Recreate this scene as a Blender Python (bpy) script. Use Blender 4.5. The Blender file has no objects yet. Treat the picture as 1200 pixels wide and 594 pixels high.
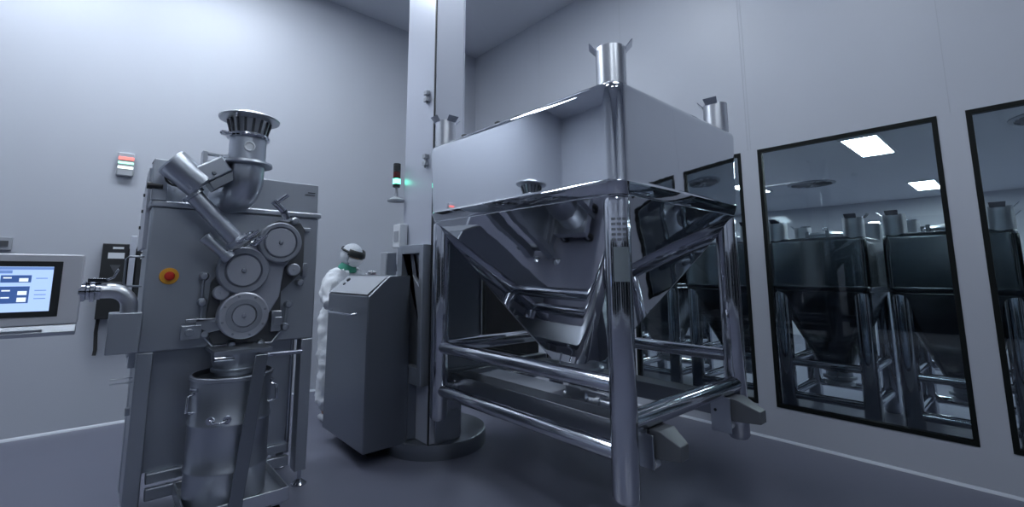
import bpy, bmesh, math, random
from mathutils import Vector, Matrix, Euler
random.seed(7)
SC = bpy.context.scene
C = SC.collection
PI = math.pi

# ------------------------------------------------------------------ camera
F_PX, CX, CY = 531.0, 585.0, 249.0
PITCH = math.atan(71.4 / 531.0)
YAW = math.radians(40.8)
cam_d = bpy.data.cameras.new('camera')
cam = bpy.data.objects.new('camera', cam_d)
C.objects.link(cam)
cam.location = (0, 0, 1.4)
cam.rotation_euler = (PI / 2 + PITCH, 0, -YAW)
cam_d.sensor_width = 36
cam_d.sensor_fit = 'HORIZONTAL'
cam_d.lens = F_PX / 1200 * 36
cam_d.shift_x = (600 - CX) / 1200
cam_d.shift_y = -(297 - CY) / 1200
cam_d.clip_start = 0.02
SC.camera = cam

# ------------------------------------------------------------------ view + world
SC.view_settings.view_transform = 'Standard'
SC.view_settings.look = 'None'
SC.view_settings.gamma = 1
SC.view_settings.use_curve_mapping = False
SC.view_settings.exposure = 0.22
SC.cycles.use_denoising = True
SC.cycles.max_bounces = 10
SC.cycles.glossy_bounces = 6
SC.cycles.transparent_max_bounces = 16
SC.cycles.sample_clamp_indirect = 6
world = bpy.data.worlds.new('world')
SC.world = world
world.use_nodes = True
world.node_tree.nodes['Background'].inputs[0].default_value = (0.55, 0.68, 1.0, 1)
world.node_tree.nodes['Background'].inputs[1].default_value = 0.0

LIGHT_COL = (0.83, 0.91, 1.0)
MAIN_LIGHT = 17.0           # emission strength of ceiling panels in the main room
FAR_LIGHT = 34.0
# (x, y, sx, sy, strength factor) of the panels in the tall room's ceiling
MAIN_PANELS = [(-0.9, 4.55, 1.2, .6, 1.7), (0.9, 4.35, 1.2, .6, 1.5), (2.4, 2.5, 1.2, .6, 1.0), (2.4, 0.6, 1.2, .6, .6),
               (0.0, 1.4, 1.2, .6, .5), (-1.4, -1.6, 1.2, .6, .9), (.8, -2.4, 1.2, .6, .8)]
FAR_PANELS = [(6.74, 1.09), (10.5, 1.0), (6.74, -2.6), (6.74, 4.7), (10.5, -2.6), (10.5, 4.7), (8.6, 3.1), (8.6, -1.0)]  # last two added to brighten the far room

# ------------------------------------------------------------------ materials
def mat(name, col, rough=.5, metal=0., bump=0., bscale=8., stretch=(1, 1, 1), var=0., emit=None, es=0., spec=.5, coat=0., rvar=0.):
    m = bpy.data.materials.new(name)
    m.use_nodes = True
    nt = m.node_tree
    b = nt.nodes['Principled BSDF']
    b.inputs['Base Color'].default_value = (*col, 1)
    b.inputs['Roughness'].default_value = rough
    b.inputs['Metallic'].default_value = metal
    b.inputs['Specular IOR Level'].default_value = spec
    b.inputs['Coat Weight'].default_value = coat
    if emit:
        b.inputs['Emission Color'].default_value = (*emit, 1)
        b.inputs['Emission Strength'].default_value = es
    if bump or var or rvar:
        tc = nt.nodes.new('ShaderNodeTexCoord')
        mp = nt.nodes.new('ShaderNodeMapping')
        mp.inputs['Scale'].default_value = stretch
        nz = nt.nodes.new('ShaderNodeTexNoise')
        nz.inputs['Scale'].default_value = bscale
        nz.inputs['Detail'].default_value = 4
        nt.links.new(tc.outputs['Object'], mp.inputs['Vector'])
        nt.links.new(mp.outputs['Vector'], nz.inputs['Vector'])
        if bump:
            bp = nt.nodes.new('ShaderNodeBump')
            bp.inputs['Strength'].default_value = bump
            bp.inputs['Distance'].default_value = .02
            nt.links.new(nz.outputs['Fac'], bp.inputs['Height'])
            nt.links.new(bp.outputs['Normal'], b.inputs['Normal'])
        if var:
            rp = nt.nodes.new('ShaderNodeMapRange')
            rp.inputs['To Min'].default_value = 1 - var
            rp.inputs['To Max'].default_value = 1 + var
            mx = nt.nodes.new('ShaderNodeVectorMath')
            mx.operation = 'SCALE'
            mx.inputs[0].default_value = col
            nt.links.new(nz.outputs['Fac'], rp.inputs['Value'])
            nt.links.new(rp.outputs['Result'], mx.inputs['Scale'])
            nt.links.new(mx.outputs['Vector'], b.inputs['Base Color'])
        if rvar:
            rr = nt.nodes.new('ShaderNodeMapRange')
            rr.inputs['To Min'].default_value = max(0, rough - rvar)
            rr.inputs['To Max'].default_value = rough + rvar
            nt.links.new(nz.outputs['Fac'], rr.inputs['Value'])
            nt.links.new(rr.outputs['Result'], b.inputs['Roughness'])
    return m

def glass_mat(name, tint, refl=1.0):
    m = bpy.data.materials.new(name)
    m.use_nodes = True
    nt = m.node_tree
    nt.nodes.clear()
    out = nt.nodes.new('ShaderNodeOutputMaterial')
    mix = nt.nodes.new('ShaderNodeMixShader')
    tr = nt.nodes.new('ShaderNodeBsdfTransparent')
    tr.inputs[0].default_value = (*tint, 1)
    gl = nt.nodes.new('ShaderNodeBsdfGlossy')
    gl.inputs['Color'].default_value = (refl, refl, refl, 1)
    gl.inputs['Roughness'].default_value = 0.01
    fr = nt.nodes.new('ShaderNodeFresnel')
    fr.inputs['IOR'].default_value = 1.5
    nt.links.new(fr.outputs[0], mix.inputs[0])
    nt.links.new(tr.outputs[0], mix.inputs[1])
    nt.links.new(gl.outputs[0], mix.inputs[2])
    nt.links.new(mix.outputs[0], out.inputs['Surface'])
    return m

M = {}
M['wall'] = mat('wall_panel_white', (.46, .485, .545), .42, bump=.02, bscale=3, var=.02)
M['wall_behind'] = mat('wall_panel_grey', (.46, .485, .545), .5, var=.03)
M['ceiling'] = mat('ceiling_panel', (.62, .64, .70), .6)
M['floor'] = mat('epoxy_floor', (.135, .142, .19), .32, bump=.03, bscale=2.5, var=.08, rvar=.06)
M['base'] = mat('coved_skirting', (.50, .53, .60), .4)
M['seam'] = mat('panel_joint', (.41, .43, .485), .6)
M['blackframe'] = mat('black_window_gasket', (.004, .006, .006), .6, spec=.2)
M['glass'] = glass_mat('window_glass', (.80, .86, .88))
M['darkpanel'] = mat('added_dark_panel', (.012, .015, .018), .05)  # for the added unseen panels that darken reflections
M['mirror'] = mat('polished_stainless', (.62, .64, .68), .035, 1, bump=.11, bscale=1.5, rvar=.012)
M['tube'] = mat('polished_tube', (.56, .58, .63), .10, 1, bump=.02, bscale=20)
M['stub'] = mat('brushed_stub', (.62, .64, .68), .33, 1, bump=.02, bscale=14, stretch=(12, 12, .6))
M['tank_darkrefl'] = mat('polished_tank_dark_reflection', (.19, .21, .22), .18, 1, bump=.03, bscale=2)  # dark surroundings mirrored by the stored tanks are put into the base colour
M['nose'] = mat('painted_fork_nose', (.13, .14, .155), .45, .3)
M['satin'] = mat('satin_stainless', (.50, .53, .58), .34, 1, bump=.03, bscale=14, stretch=(12, 12, .6), rvar=.06)
M['satin_darkrefl'] = mat('satin_stainless_dark_reflection', (.27, .29, .32), .36, 1, bump=.03, bscale=14, stretch=(.6, .6, 12), rvar=.05)  # dark floor reflected in the console is put into the base colour
M['machine'] = mat('machine_sheet_steel', (.40, .43, .48), .42, .85, bump=.02, bscale=10, stretch=(8, 8, .5), rvar=.05)
M['mast'] = mat('mast_coated_panel', (.46, .485, .56), .38, .2, bump=.01)
M['rotor'] = mat('ground_steel_disc', (.50, .52, .58), .42, .8)
M['rotor_ring'] = mat('blasted_steel_ring', (.30, .32, .37), .5, .8)
M['rotor_face'] = mat('matt_steel_face', (.36, .38, .44), .5, .6)
M['dark'] = mat('black_plastic', (.018, .02, .022), .4)
M['darkgrey'] = mat('dark_grey_plastic', (.07, .075, .085), .45)
M['rubber'] = mat('black_rubber', (.015, .015, .016), .7)
M['greyplastic'] = mat('grey_plastic', (.32, .34, .38), .45)
M['white'] = mat('white_label', (.65, .68, .72), .5)
M['yellow'] = mat('yellow_plate', (.75, .36, .03), .4)
M['red'] = mat('red_button', (.55, .03, .015), .35)
M['sticker'] = mat('grey_sticker', (.20, .235, .26), .5)
M['etch'] = mat('etched_lettering', (.22, .24, .27), .5, .6)
M['panelface'] = mat('control_housing_steel', (.62, .63, .68), .35, .2, bump=.01, bscale=20)
M['screen'] = mat('screen_glow', (.1, .15, .3), .3, emit=(.42, .60, .95), es=.95)
M['screen_dark'] = mat('screen_block', (.02, .05, .15), .3, emit=(.05, .11, .32), es=.8)
M['screen_mid'] = mat('screen_bar', (.05, .1, .25), .3, emit=(.16, .28, .62), es=.8)
M['screen_white'] = mat('screen_text', (.3, .3, .3), .3, emit=(.75, .86, 1), es=1.0)
M['lamp'] = mat('ceiling_diffuser', (.8, .8, .8), .5, emit=LIGHT_COL, es=MAIN_LIGHT)
M['lampfar'] = mat('far_diffuser', (.8, .8, .8), .5, emit=(.86, .95, 1), es=FAR_LIGHT)
M['casing'] = mat('pale_grey_casing', (.42, .44, .48), .45)
M['led_red'] = mat('red_lit_lens', (.4, .05, .05), .3, emit=(1, .22, .2), es=1.4)
M['led_white'] = mat('white_lit_lens', (.6, .6, .6), .3, emit=(.85, .95, .9), es=1.3)
M['led_green'] = mat('green_lit_lens', (.1, .5, .3), .3, emit=(.1, 1, .6), es=6)
M['led_greenw'] = mat('pale_green_lens', (.3, .5, .4), .3, emit=(.45, 1, .75), es=1.2)
M['red_off'] = mat('unlit_red_lens', (.10, .012, .012), .25)
M['suit'] = mat('white_coverall', (.66, .69, .74), .8, bump=.35, bscale=22)
M['skin'] = mat('skin', (.50, .30, .22), .5)
M['mask'] = mat('white_face_mask', (.80, .82, .84), .8)
M['green'] = mat('green_collar', (.03, .22, .15), .7)
M['glove'] = mat('white_glove', (.78, .80, .84), .5)
M['hair'] = mat('hair_net', (.50, .53, .58), .8, bump=.5, bscale=40)
M['vent'] = mat('vent_metal', (.12, .13, .15), .5)

# ------------------------------------------------------------------ mesh helpers
def frame_of(d):
    d = Vector(d).normalized()
    a = Vector((0, 0, 1)) if abs(d.z) < .9 else Vector((1, 0, 0))
    u = d.cross(a).normalized()
    return u, d.cross(u).normalized()

class MB:
    def __init__(s):
        s.v = []
        s.f = []
        s.mi = []
        s.cur = 0
    def add(s, vs, fs):
        n = len(s.v)
        s.v += [tuple(v) for v in vs]
        s.f += [tuple(i + n for i in f) for f in fs]
        s.mi += [s.cur] * len(fs)
        return s
    def slot(s, i):
        s.cur = i
        return s
    def box(s, x0, x1, y0, y1, z0, z1, mtx=None):
        vs = [Vector((x, y, z)) for z in (z0, z1) for y in (y0, y1) for x in (x0, x1)]
        if mtx: vs = [mtx @ v for v in vs]
        return s.add(vs, [(0, 2, 3, 1), (4, 5, 7, 6), (0, 1, 5, 4), (2, 6, 7, 3), (0, 4, 6, 2), (1, 3, 7, 5)])
    def cyl(s, a, b, r, r2=None, n=24, caps=True):
        a, b = Vector(a), Vector(b)
        r2 = r if r2 is None else r2
        u, w = frame_of(b - a)
        vs = []
        for p, q in ((a, r), (b, r2)):
            for i in range(n):
                t = 2 * PI * i / n
                vs.append(p + (u * math.cos(t) + w * math.sin(t)) * q)
        fs = [(i, (i + 1) % n, n + (i + 1) % n, n + i) for i in range(n)]
        if caps: fs += [tuple(range(n - 1, -1, -1)), tuple(range(n, 2 * n))]
        return s.add(vs, fs)
    def tube(s, pts, r, n=12, caps=True):
        pts = [Vector(p) for p in pts]
        rs = r if isinstance(r, (list, tuple)) else [r] * len(pts)
        vs = []
        u = None
        for k, p in enumerate(pts):
            d = (pts[min(k + 1, len(pts) - 1)] - pts[max(k - 1, 0)]).normalized()
            if u is None: u, w = frame_of(d)
            else:
                u = (u - d * u.dot(d)).normalized()
                w = d.cross(u)
            if k == 0: w = d.cross(u)
            for i in range(n):
                t = 2 * PI * i / n
                vs.append(p + (u * math.cos(t) + w * math.sin(t)) * rs[k])
        fs = []
        for k in range(len(pts) - 1):
            for i in range(n):
                j = (i + 1) % n
                fs.append((k * n + i, k * n + j, (k + 1) * n + j, (k + 1) * n + i))
        if caps: fs += [tuple(range(n - 1, -1, -1)), tuple(range(len(vs) - n, len(vs)))]
        return s.add(vs, fs)
    def lathe(s, prof, c=(0, 0, 0), axis=(0, 0, 1), n=40, closed=False):
        """prof: list of (radius, height along axis)"""
        c = Vector(c)
        ax = Vector(axis).normalized()
        u, w = frame_of(ax)
        vs = []
        for r, h in prof:
            for i in range(n):
                t = 2 * PI * i / n
                vs.append(c + ax * h + (u * math.cos(t) + w * math.sin(t)) * max(r, 1e-4))
        fs = []
        m = len(prof)
        for k in range(m if closed else m - 1):
            k2 = (k + 1) % m
            for i in range(n):
                j = (i + 1) % n
                fs.append((k * n + i, k * n + j, k2 * n + j, k2 * n + i))
        return s.add(vs, fs)
    def loft(s, rings, cap0=True, cap1=True):
        n = len(rings[0])
        vs = [p for r in rings for p in r]
        fs = []
        for k in range(len(rings) - 1):
            for i in range(n):
                j = (i + 1) % n
                fs.append((k * n + i, k * n + j, (k + 1) * n + j, (k + 1) * n + i))
        if cap0: fs.append(tuple(range(n - 1, -1, -1)))
        if cap1: fs.append(tuple(range(len(vs) - n, len(vs))))
        return s.add(vs, fs)
    def prism(s, poly, d):
        """poly: list of 3D points (planar), d: extrude vector"""
        d = Vector(d)
        poly = [Vector(p) for p in poly]
        n = len(poly)
        return s.add(poly + [p + d for p in poly], [tuple(range(n - 1, -1, -1)), tuple(range(n, 2 * n))] +
                     [(i, (i + 1) % n, n + (i + 1) % n, n + i) for i in range(n)])
    def sphere(s, c, r, sc=(1, 1, 1), n=20, m=12, mtx=None):
        c = Vector(c)
        vs = []
        for k in range(m + 1):
            ph = PI * k / m
            for i in range(n):
                t = 2 * PI * i / n
                p = Vector((math.sin(ph) * math.cos(t) * sc[0], math.sin(ph) * math.sin(t) * sc[1], math.cos(ph) * sc[2])) * r
                if mtx: p = mtx @ p
                vs.append(c + p)
        fs = [(k * n + i, (k + 1) * n + i, (k + 1) * n + (i + 1) % n, k * n + (i + 1) % n) for k in range(m) for i in range(n)]
        return s.add(vs, fs)
    def torus(s, c, axis, R, r, n=40, m=10):
        return s.lathe([(R + r * math.cos(2 * PI * k / m), r * math.sin(2 * PI * k / m)) for k in range(m)], c, axis, n, closed=True)
    def build(s, name, m, parent=None, bevel=0., smooth=True, seg=2, label=None):
        me = bpy.data.meshes.new(name)
        me.from_pydata(s.v, [], s.f)
        bm = bmesh.new()
        bm.from_mesh(me)
        bmesh.ops.remove_doubles(bm, verts=bm.verts, dist=1e-5)
        bmesh.ops.recalc_face_normals(bm, faces=bm.faces)
        bm.to_mesh(me)
        bm.free()
        ms = m if isinstance(m, (list, tuple)) else [m]
        for x in ms: me.materials.append(M[x])
        if len(ms) > 1 and len(me.polygons) == len(s.mi):
            me.polygons.foreach_set('material_index', s.mi)
        if smooth:
            me.polygons.foreach_set('use_smooth', [True] * len(me.polygons))
            me.set_sharp_from_angle(angle=math.radians(38))
        o = bpy.data.objects.new(name, me)
        C.objects.link(o)
        if parent: o.parent = parent
        if bevel:
            b = o.modifiers.new('bevel', 'BEVEL')
            b.width = bevel
            b.segments = seg
            b.limit_method = 'ANGLE'
            b.harden_normals = False
        if label: o['label'] = label
        return o

def tag(o, label=None, cat=None, group=None, kind=None):
    if label: o['label'] = label
    if cat: o['category'] = cat
    if group: o['group'] = group
    if kind: o['kind'] = kind
    return o

def empty(name, loc=(0, 0, 0), label=None, cat=None, group=None):
    o = bpy.data.objects.new(name, None)
    o.empty_display_size = .1
    C.objects.link(o)
    o.location = loc
    return tag(o, label, cat, group)

def struct(name, mb, m, parent=None, **k):
    o = mb.build(name, m, parent, **k)
    o['kind'] = 'structure'
    return o

def copy_tree(o, parent=None):
    c = o.copy()
    C.objects.link(c)
    if parent: c.parent = parent
    for ch in list(o.children): copy_tree(ch, c)
    return c

def rrect(cx, cy, hx, hy, r, z, n=8):
    pts = []
    for (sx, sy, a0) in ((1, 1, 0), (-1, 1, PI / 2), (-1, -1, PI), (1, -1, 3 * PI / 2)):
        for k in range(n + 1):
            t = a0 + PI / 2 * k / n
            pts.append(Vector((cx + sx * (hx - r) + r * math.cos(t), cy + sy * (hy - r) + r * math.sin(t), z)))
    return pts

def circle_like(cx, cy, r, z, n=8):
    """ring with the same vertex count as rrect"""
    pts = []
    for a0 in (0, PI / 2, PI, 3 * PI / 2):
        for k in range(n + 1):
            t = a0 + PI / 2 * (k + .02) / (n + .04)
            pts.append(Vector((cx + r * math.cos(t), cy + r * math.sin(t), z)))
    return pts

def arc(c, u, w, r, a0, a1, n=10):
    c, u, w = Vector(c), Vector(u), Vector(w)
    return [c + u * r * math.cos(a0 + (a1 - a0) * k / n) + w * r * math.sin(a0 + (a1 - a0) * k / n) for k in range(n + 1)]

# ------------------------------------------------------------------ the room
XR, YB, HC = 4.45, 5.76, 5.02
XL, YF = -3.2, -4.0
WT = .12
struct('floor', MB().box(XL - .1, XR + WT, YF - .1, YB + .1, -.1, 0), 'floor', smooth=False)
struct('ceiling', MB().box(XL - .1, XR + WT, YF - .1, YB + .1, HC, HC + .1), 'ceiling', smooth=False)
struct('wall_back', MB().box(XL - .1, XR + WT, YB, YB + .12, 0, HC), 'wall', smooth=False)
struct('wall_left', MB().box(XL - .12, XL, YF, YB, 0, HC), 'wall_behind', smooth=False)
struct('wall_front', MB().box(XL - .12, XR + WT, YF - .12, YF, 0, HC), 'wall_behind', smooth=False)
# window openings in the right wall
WZ0, WZ1 = .270, 2.527
wins = []
y1 = 1.521
WW, GAP = 1.199, .145
k = 0
for j in range(-3, 4):
    a1 = y1 - j * (WW + GAP)
    wins.append((a1 - WW, a1))
wins.sort()
mb = MB()
mb.box(XR, XR + WT, YF, YB, 0, WZ0)
mb.box(XR, XR + WT, YF, YB, WZ1, HC)
prev = YF
for a, b in wins:
    mb.box(XR, XR + WT, prev, a, WZ0, WZ1)
    prev = b
mb.box(XR, XR + WT, prev, YB, WZ0, WZ1)
struct('wall_right', mb, 'wall', smooth=False)
for i, (a, b) in enumerate(wins):
    mb = MB()
    t = .030
    mb.box(XR - .004, XR + .05, a, b, WZ0, WZ0 + t)
    mb.box(XR - .004, XR + .05, a, b, WZ1 - t, WZ1)
    mb.box(XR - .004, XR + .05, a, a + t, WZ0 + t, WZ1 - t)
    mb.box(XR - .004, XR + .05, b - t, b, WZ0 + t, WZ1 - t)
    w = struct('window_%d' % (i + 1), mb, 'blackframe', smooth=False)
    g = MB().box(XR + .004, XR + .012, a + t, b - t, WZ0 + t, WZ1 - t).build('pane', 'glass', w, smooth=False)
# unseen dark panels added behind the camera to darken reflections in the steel
for i, (wx, wy, along) in enumerate([(XL, -3.2, 'y'), (XL, -1.2, 'y'), (XL, .8, 'y'), (XL, 2.8, 'y'), (-2.6, YF, 'x'), (-.6, YF, 'x'), (1.4, YF, 'x'), (3.2, YF, 'x')]):
    fr, pn = MB(), MB()
    a0, a1, t = (wy, wy + 1.8, .03) if along == 'y' else (wx, wx + (1.8 if wx < 3 else 1.1), .03)
    for (p0, p1, z0, z1) in ((a0, a1, WZ0, WZ0 + t), (a0, a1, WZ1 - t, WZ1), (a0, a0 + t, WZ0 + t, WZ1 - t), (a1 - t, a1, WZ0 + t, WZ1 - t)):
        if along == 'y': fr.box(XL, XL + .02, p0, p1, z0, z1)
        else: fr.box(p0, p1, YF, YF + .02, z0, z1)
    if along == 'y': pn.box(XL, XL + .01, a0 + t, a1 - t, WZ0 + t, WZ1 - t)
    else: pn.box(a0 + t, a1 - t, YF, YF + .01, WZ0 + t, WZ1 - t)
    w = struct('window_%d' % (len(wins) + i + 1), fr, 'blackframe', smooth=False)  # window numbering runs on, but these are added dark panels
    pn.build('pane', 'darkpanel', w, smooth=False)
# coved skirting
mb = MB().prism([(XL, YB, 0), (XL, YB - .018, 0), (XL, YB - .012, .012), (XL, YB, .022)], (XR - XL, 0, 0))
struct('baseboard_back', mb, 'base', smooth=False)
mb = MB().prism([(XR, YF, 0), (XR - .018, YF, 0), (XR - .012, YF, .010), (XR, YF, .018)], (0, YB - YF, 0))
struct('baseboard_right', mb, 'base', smooth=False)
# panel joints
n = 0
for y in (1.575, 1.60, .25, 2.93, 4.28, -1.1):
    n += 1
    z0 = WZ1 + .005
    mb = MB().box(XR - .002, XR + .01, y - .0025, y + .0025, z0, HC)
    struct('trim_%d' % n, mb, 'seam', smooth=False)
for x in (-1.7,):
    n += 1
    mb = MB().box(x - .002, x + .002, YB - .002, YB + .01, .1, HC)
    struct('trim_%d' % n, mb, 'seam', smooth=False)

# the room beyond the windows
X2, Y20, Y21, H2 = 12.2, -5.0, 7.0, 2.9
struct('floor', MB().box(XR + WT, X2, Y20, Y21, -.1, 0), 'floor', smooth=False)
struct('ceiling', MB().box(XR + WT, X2, Y20, Y21, H2, H2 + .1), 'ceiling', smooth=False)
struct('wall_far', MB().box(X2, X2 + .1, Y20, Y21, 0, H2), 'wall', smooth=False)
struct('wall_far_left', MB().box(XR + WT, X2, Y21, Y21 + .1, 0, H2), 'wall', smooth=False)
struct('wall_far_right', MB().box(XR + WT, X2, Y20 - .1, Y20, 0, H2), 'wall', smooth=False)

# ------------------------------------------------------------------ ceiling lights
def ceiling_light(x, y, z, sx, sy, m, label, group, strength=None):
    r = empty('ceiling_light', (x, y, z), label, 'ceiling light', group)
    fr = MB()
    t = .03
    fr.box(-sx / 2 - t, sx / 2 + t, -sy / 2 - t, -sy / 2, -.015, 0).box(-sx / 2 - t, sx / 2 + t, sy / 2, sy / 2 + t, -.015, 0)
    fr.box(-sx / 2 - t, -sx / 2, -sy / 2, sy / 2, -.015, 0).box(sx / 2, sx / 2 + t, -sy / 2, sy / 2, -.015, 0)
    fr.build('frame', 'white', r, smooth=False)
    d = MB().box(-sx / 2, sx / 2, -sy / 2, sy / 2, -.008, 0).build('diffuser', m, r, smooth=False)
    return r
for i, (x, y, sx, sy, f) in enumerate(MAIN_PANELS):
    key = 'lamp_%d' % i
    M[key] = mat('ceiling_diffuser_%d' % i, (.8, .8, .8), .5, emit=LIGHT_COL, es=MAIN_LIGHT * f)
    ceiling_light(x, y, HC, sx, sy, key, ['recessed ceiling panel above the back wall, over the operator panel', 'recessed ceiling panel near the back wall, over the roller machine', 'recessed ceiling panel above the large polished container', 'recessed ceiling panel between container and camera, near the window wall', 'recessed ceiling panel nearest above the camera', 'recessed ceiling panel behind the camera, farthest left in the main room', 'recessed ceiling panel behind the camera, toward the window wall'][i], 'light panels in the high ceiling')
nl = {0: 'larger lit ceiling panel seen high through the window beside the polished container',
      1: 'smaller farther lit ceiling panel seen through the window, right of the larger one'}
for i, (x, y) in enumerate(FAR_PANELS):
    ceiling_light(x, y, H2, 1.06, .31, 'lampfar', nl.get(i) or {2: 'lit panel beyond the windows, near row, to the right of the frame', 3: 'lit panel beyond the windows, near row, hidden behind the raised container', 4: 'lit panel beyond the windows, far row, to the right of the frame', 5: 'lit panel beyond the windows, far row, behind the raised container', 6: 'added lit panel beyond the windows, middle row, toward the far room corner', 7: 'added lit panel beyond the windows, middle row, toward the right'}[i], 'light panels beyond the windows')
def vent(x, y, label):
    r = empty('ceiling_vent', (x, y, H2), label, 'ceiling vent', 'round vents in the ceiling beyond the windows')
    MB().lathe([(.34, 0), (.34, -.012), (.30, -.02), (.30, 0)], n=40).build('rim', 'greyplastic', r)
    s = MB()
    for k in range(12):
        a = 2 * PI * k / 12
        mt = Matrix.Rotation(a, 4, 'Z')
        s.box(.06, .29, -.028, .028, -.014, -.006, mt @ Matrix.Rotation(.5, 4, 'X'))
    s.cyl((0, 0, -.02), (0, 0, 0), .06)
    s.build('swirl_vanes', 'vent', r, smooth=False)
vent(8.9, 2.25, 'dark round swirl vent in the ceiling, seen through the window beside the container')
vent(6.7, -.35, 'dark round swirl vent at the top of the rightmost window')

# ------------------------------------------------------------------ bulk container builder
def make_container(name, label, hx, hy, zleg, zband, ztop, zstub, rleg, rtube, zo, rails_x, rails_y, mtank='mirror', group=None, fins=None, big=True, over=.0125, cr=.085):
    """centre at origin; hx,hy: tank half sizes"""
    r = empty(name, (0, 0, 0), label, 'bulk container', group)
    n = 10
    bt = .06 if big else .035
    lip = .014
    rings = []
    # outlet flange up to band
    ho = .155 if big else .12
    steps = 7
    for k in range(steps + 1):
        t = k / steps
        z = zo + (zband - .01 - zo) * t
        ex = ho + (hx - .012 - ho) * (t ** 0.97)
        ey = ho + (hy - .012 - ho) * (t ** 0.97)
        rr = .07 + (cr * .95 - .07) * t
        rings.append(rrect(0, 0, ex, ey, rr, z, n))
    rings.append(rrect(0, 0, hx - .016, hy - .016, cr, zband - .004, n))
    rings.append(rrect(0, 0, hx - .012, hy - .012, cr, zband, n))
    rings.append(rrect(0, 0, hx + .004, hy + .004, cr, zband + bt, n))
    rings.append(rrect(0, 0, hx - .001, hy - .001, cr, zband + bt + .006, n))
    dr_ = .018 if big else 0
    rings.append(rrect(0, 0, hx - .002, hy - .002, cr, zband + bt + .016, n))
    re = .05
    rings.append(rrect(0, 0, hx - .002 + dr_, hy - .002 + dr_ * .5, cr, ztop - re, n))
    for k in range(1, 7):
        a = PI / 2 * k / 6
        o_ = re * (1 - math.cos(a))
        rings.append(rrect(0, 0, hx - .002 + dr_ - o_, hy - .002 + dr_ * .5 - o_, max(cr - o_, .03), ztop - re + re * math.sin(a), n))
    rings.append(rrect(0, 0, hx * .5, hy * .5, .1, ztop + .012, n))
    tk = MB()
    tk.loft(rings)
    tk.build('tank', mtank, r)
    lx, ly = hx - rleg - over, hy - rleg - over
    hname = {(-1, -1): 'N', (1, -1): 'R', (-1, 1): 'L', (1, 1): 'F'}
    for sx in (-1, 1):
        for sy in (-1, 1):
            x, y = sx * lx, sy * ly
            lg = MB()
            zt = zband - .005
            lg.lathe([(0.001, zleg), (rleg * .8, zleg), (rleg * .86, zleg + .006), (rleg, zleg + .02), (rleg, zt - .035), (rleg * .93, zt - .015), (rleg * .7, zt - .003), (0.001, zt)], (x, y, 0), n=32)
            l_ = lg.build('leg', 'tube', r)
            st = MB()
            rs = rleg * 1.2
            sb = ztop - .05
            xs, ys = sx * (lx - .012), sy * (ly - .012)
            st.lathe([(rs, sb), (rs, zstub), (rs - .006, zstub), (rs - .006, sb + .02)], (xs, ys, 0), n=32)
            s_ = st.build('guide_stub', 'stub', r)
            fd = (fins or {}).get(hname[(sx, sy)], [(0, sy), (sx, 0)])
            for (dx, dy) in fd:
                fb = MB()
                d = Vector((dx, dy, 0)).normalized()
                q = Vector((-d.y, d.x, 0))
                w = rs * .5
                c0 = Vector((xs, ys, zstub - .012)) + d * (rs - .004)
                c1 = c0 + d * rs * .42 + Vector((0, 0, rs * .48))
                th = d * .006
                fb.add([c0 - q * w, c0 + q * w, c1 + q * w * 1.15, c1 - q * w * 1.15, c0 - q * w + th, c0 + q * w + th, c1 + q * w * 1.15 + th, c1 - q * w * 1.15 + th],
                       [(0, 1, 2, 3), (7, 6, 5, 4), (0, 4, 5, 1), (1, 5, 6, 2), (2, 6, 7, 3), (3, 7, 4, 0)])
                fb.build('guide_flare', 'tube', s_)
    for sx in (-1, 1):
        for z in rails_x:
            MB().cyl((sx * lx, -ly, z), (sx * lx, ly, z), rtube, n=24).build('rail', 'tube', r)
    for sy, zs in rails_y.items():
        for z in zs:
            MB().cyl((-lx, sy * ly, z), (lx, sy * ly, z), rtube * 1.2, n=24).build('rail', 'tube', r)
    # outlet collar and butterfly valve
    v = MB()
    rb = ho * .93
    v.lathe([(rb, zo + .01), (rb, zo - .045), (rb + .03, zo - .05), (rb + .03, zo - .075), (rb, zo - .08), (rb * .9, zo - .10), (rb + .015, zo - .105), (rb + .015, zo - .135), (rb * .85, zo - .14), (0.001, zo - .14)], n=36)
    vo = v.build('outlet_valve', 'satin', r)
    lv = MB()
    lv.tube([(-rb - .01, 0, zo - .06), (-rb - .07, 0, zo - .06), (-rb - .10, -.03, zo - .03), (-rb - .10, -.06, zo + .08)], .007)
    lv.build('valve_lever', 'tube', vo)
    # lid hatch
    h = MB()
    rh = .26 if big else .16
    h.lathe([(rh, ztop - .005), (rh, ztop + .035), (rh + .02, ztop + .04), (rh + .02, ztop + .055), (rh * .9, ztop + .075), (rh * .3, ztop + .09), (0.001, ztop + .09)], n=36)
    ht = h.build('hatch', 'satin', r)
    h = MB()
    h.tube([(-.07, 0, ztop + .08), (-.07, 0, ztop + .13), (.07, 0, ztop + .13), (.07, 0, ztop + .08)], .008)
    h.build('hatch_handle', 'tube', ht)
    for k in range(6):
        a = PI / 3 * k + .3
        c = Vector((math.cos(a) * (rh + .03), math.sin(a) * (rh + .03), ztop + .05))
        h = MB()
        h.box(c.x - .014, c.x + .014, c.y - .014, c.y + .014, c.z - .04, c.z + .035)
        h.build('hatch_clamp', 'satin_darkrefl', ht)
    return r

BX, BY = 2.5975, 2.1475
bin0 = make_container('bulk_container', 'large mirror-polished stainless bulk container on tube legs, held raised by the lifting column',
                      .72, .88, .338, 1.80, 2.395, 2.60, .066, .044, .80, (.855, .545), {-1: (.68,), 1: (.855, .545)},
                      fins={'N': [(-.57, .82), (.57, -.82)], 'R': [(-.3, .95), (-.95, -.1)], 'L': [(0, 1), (-1, 0), (0, -1), (1, 0)], 'F': [(0, 1), (1, 0)]})
bin0.location = (BX, BY, 0)
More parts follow.
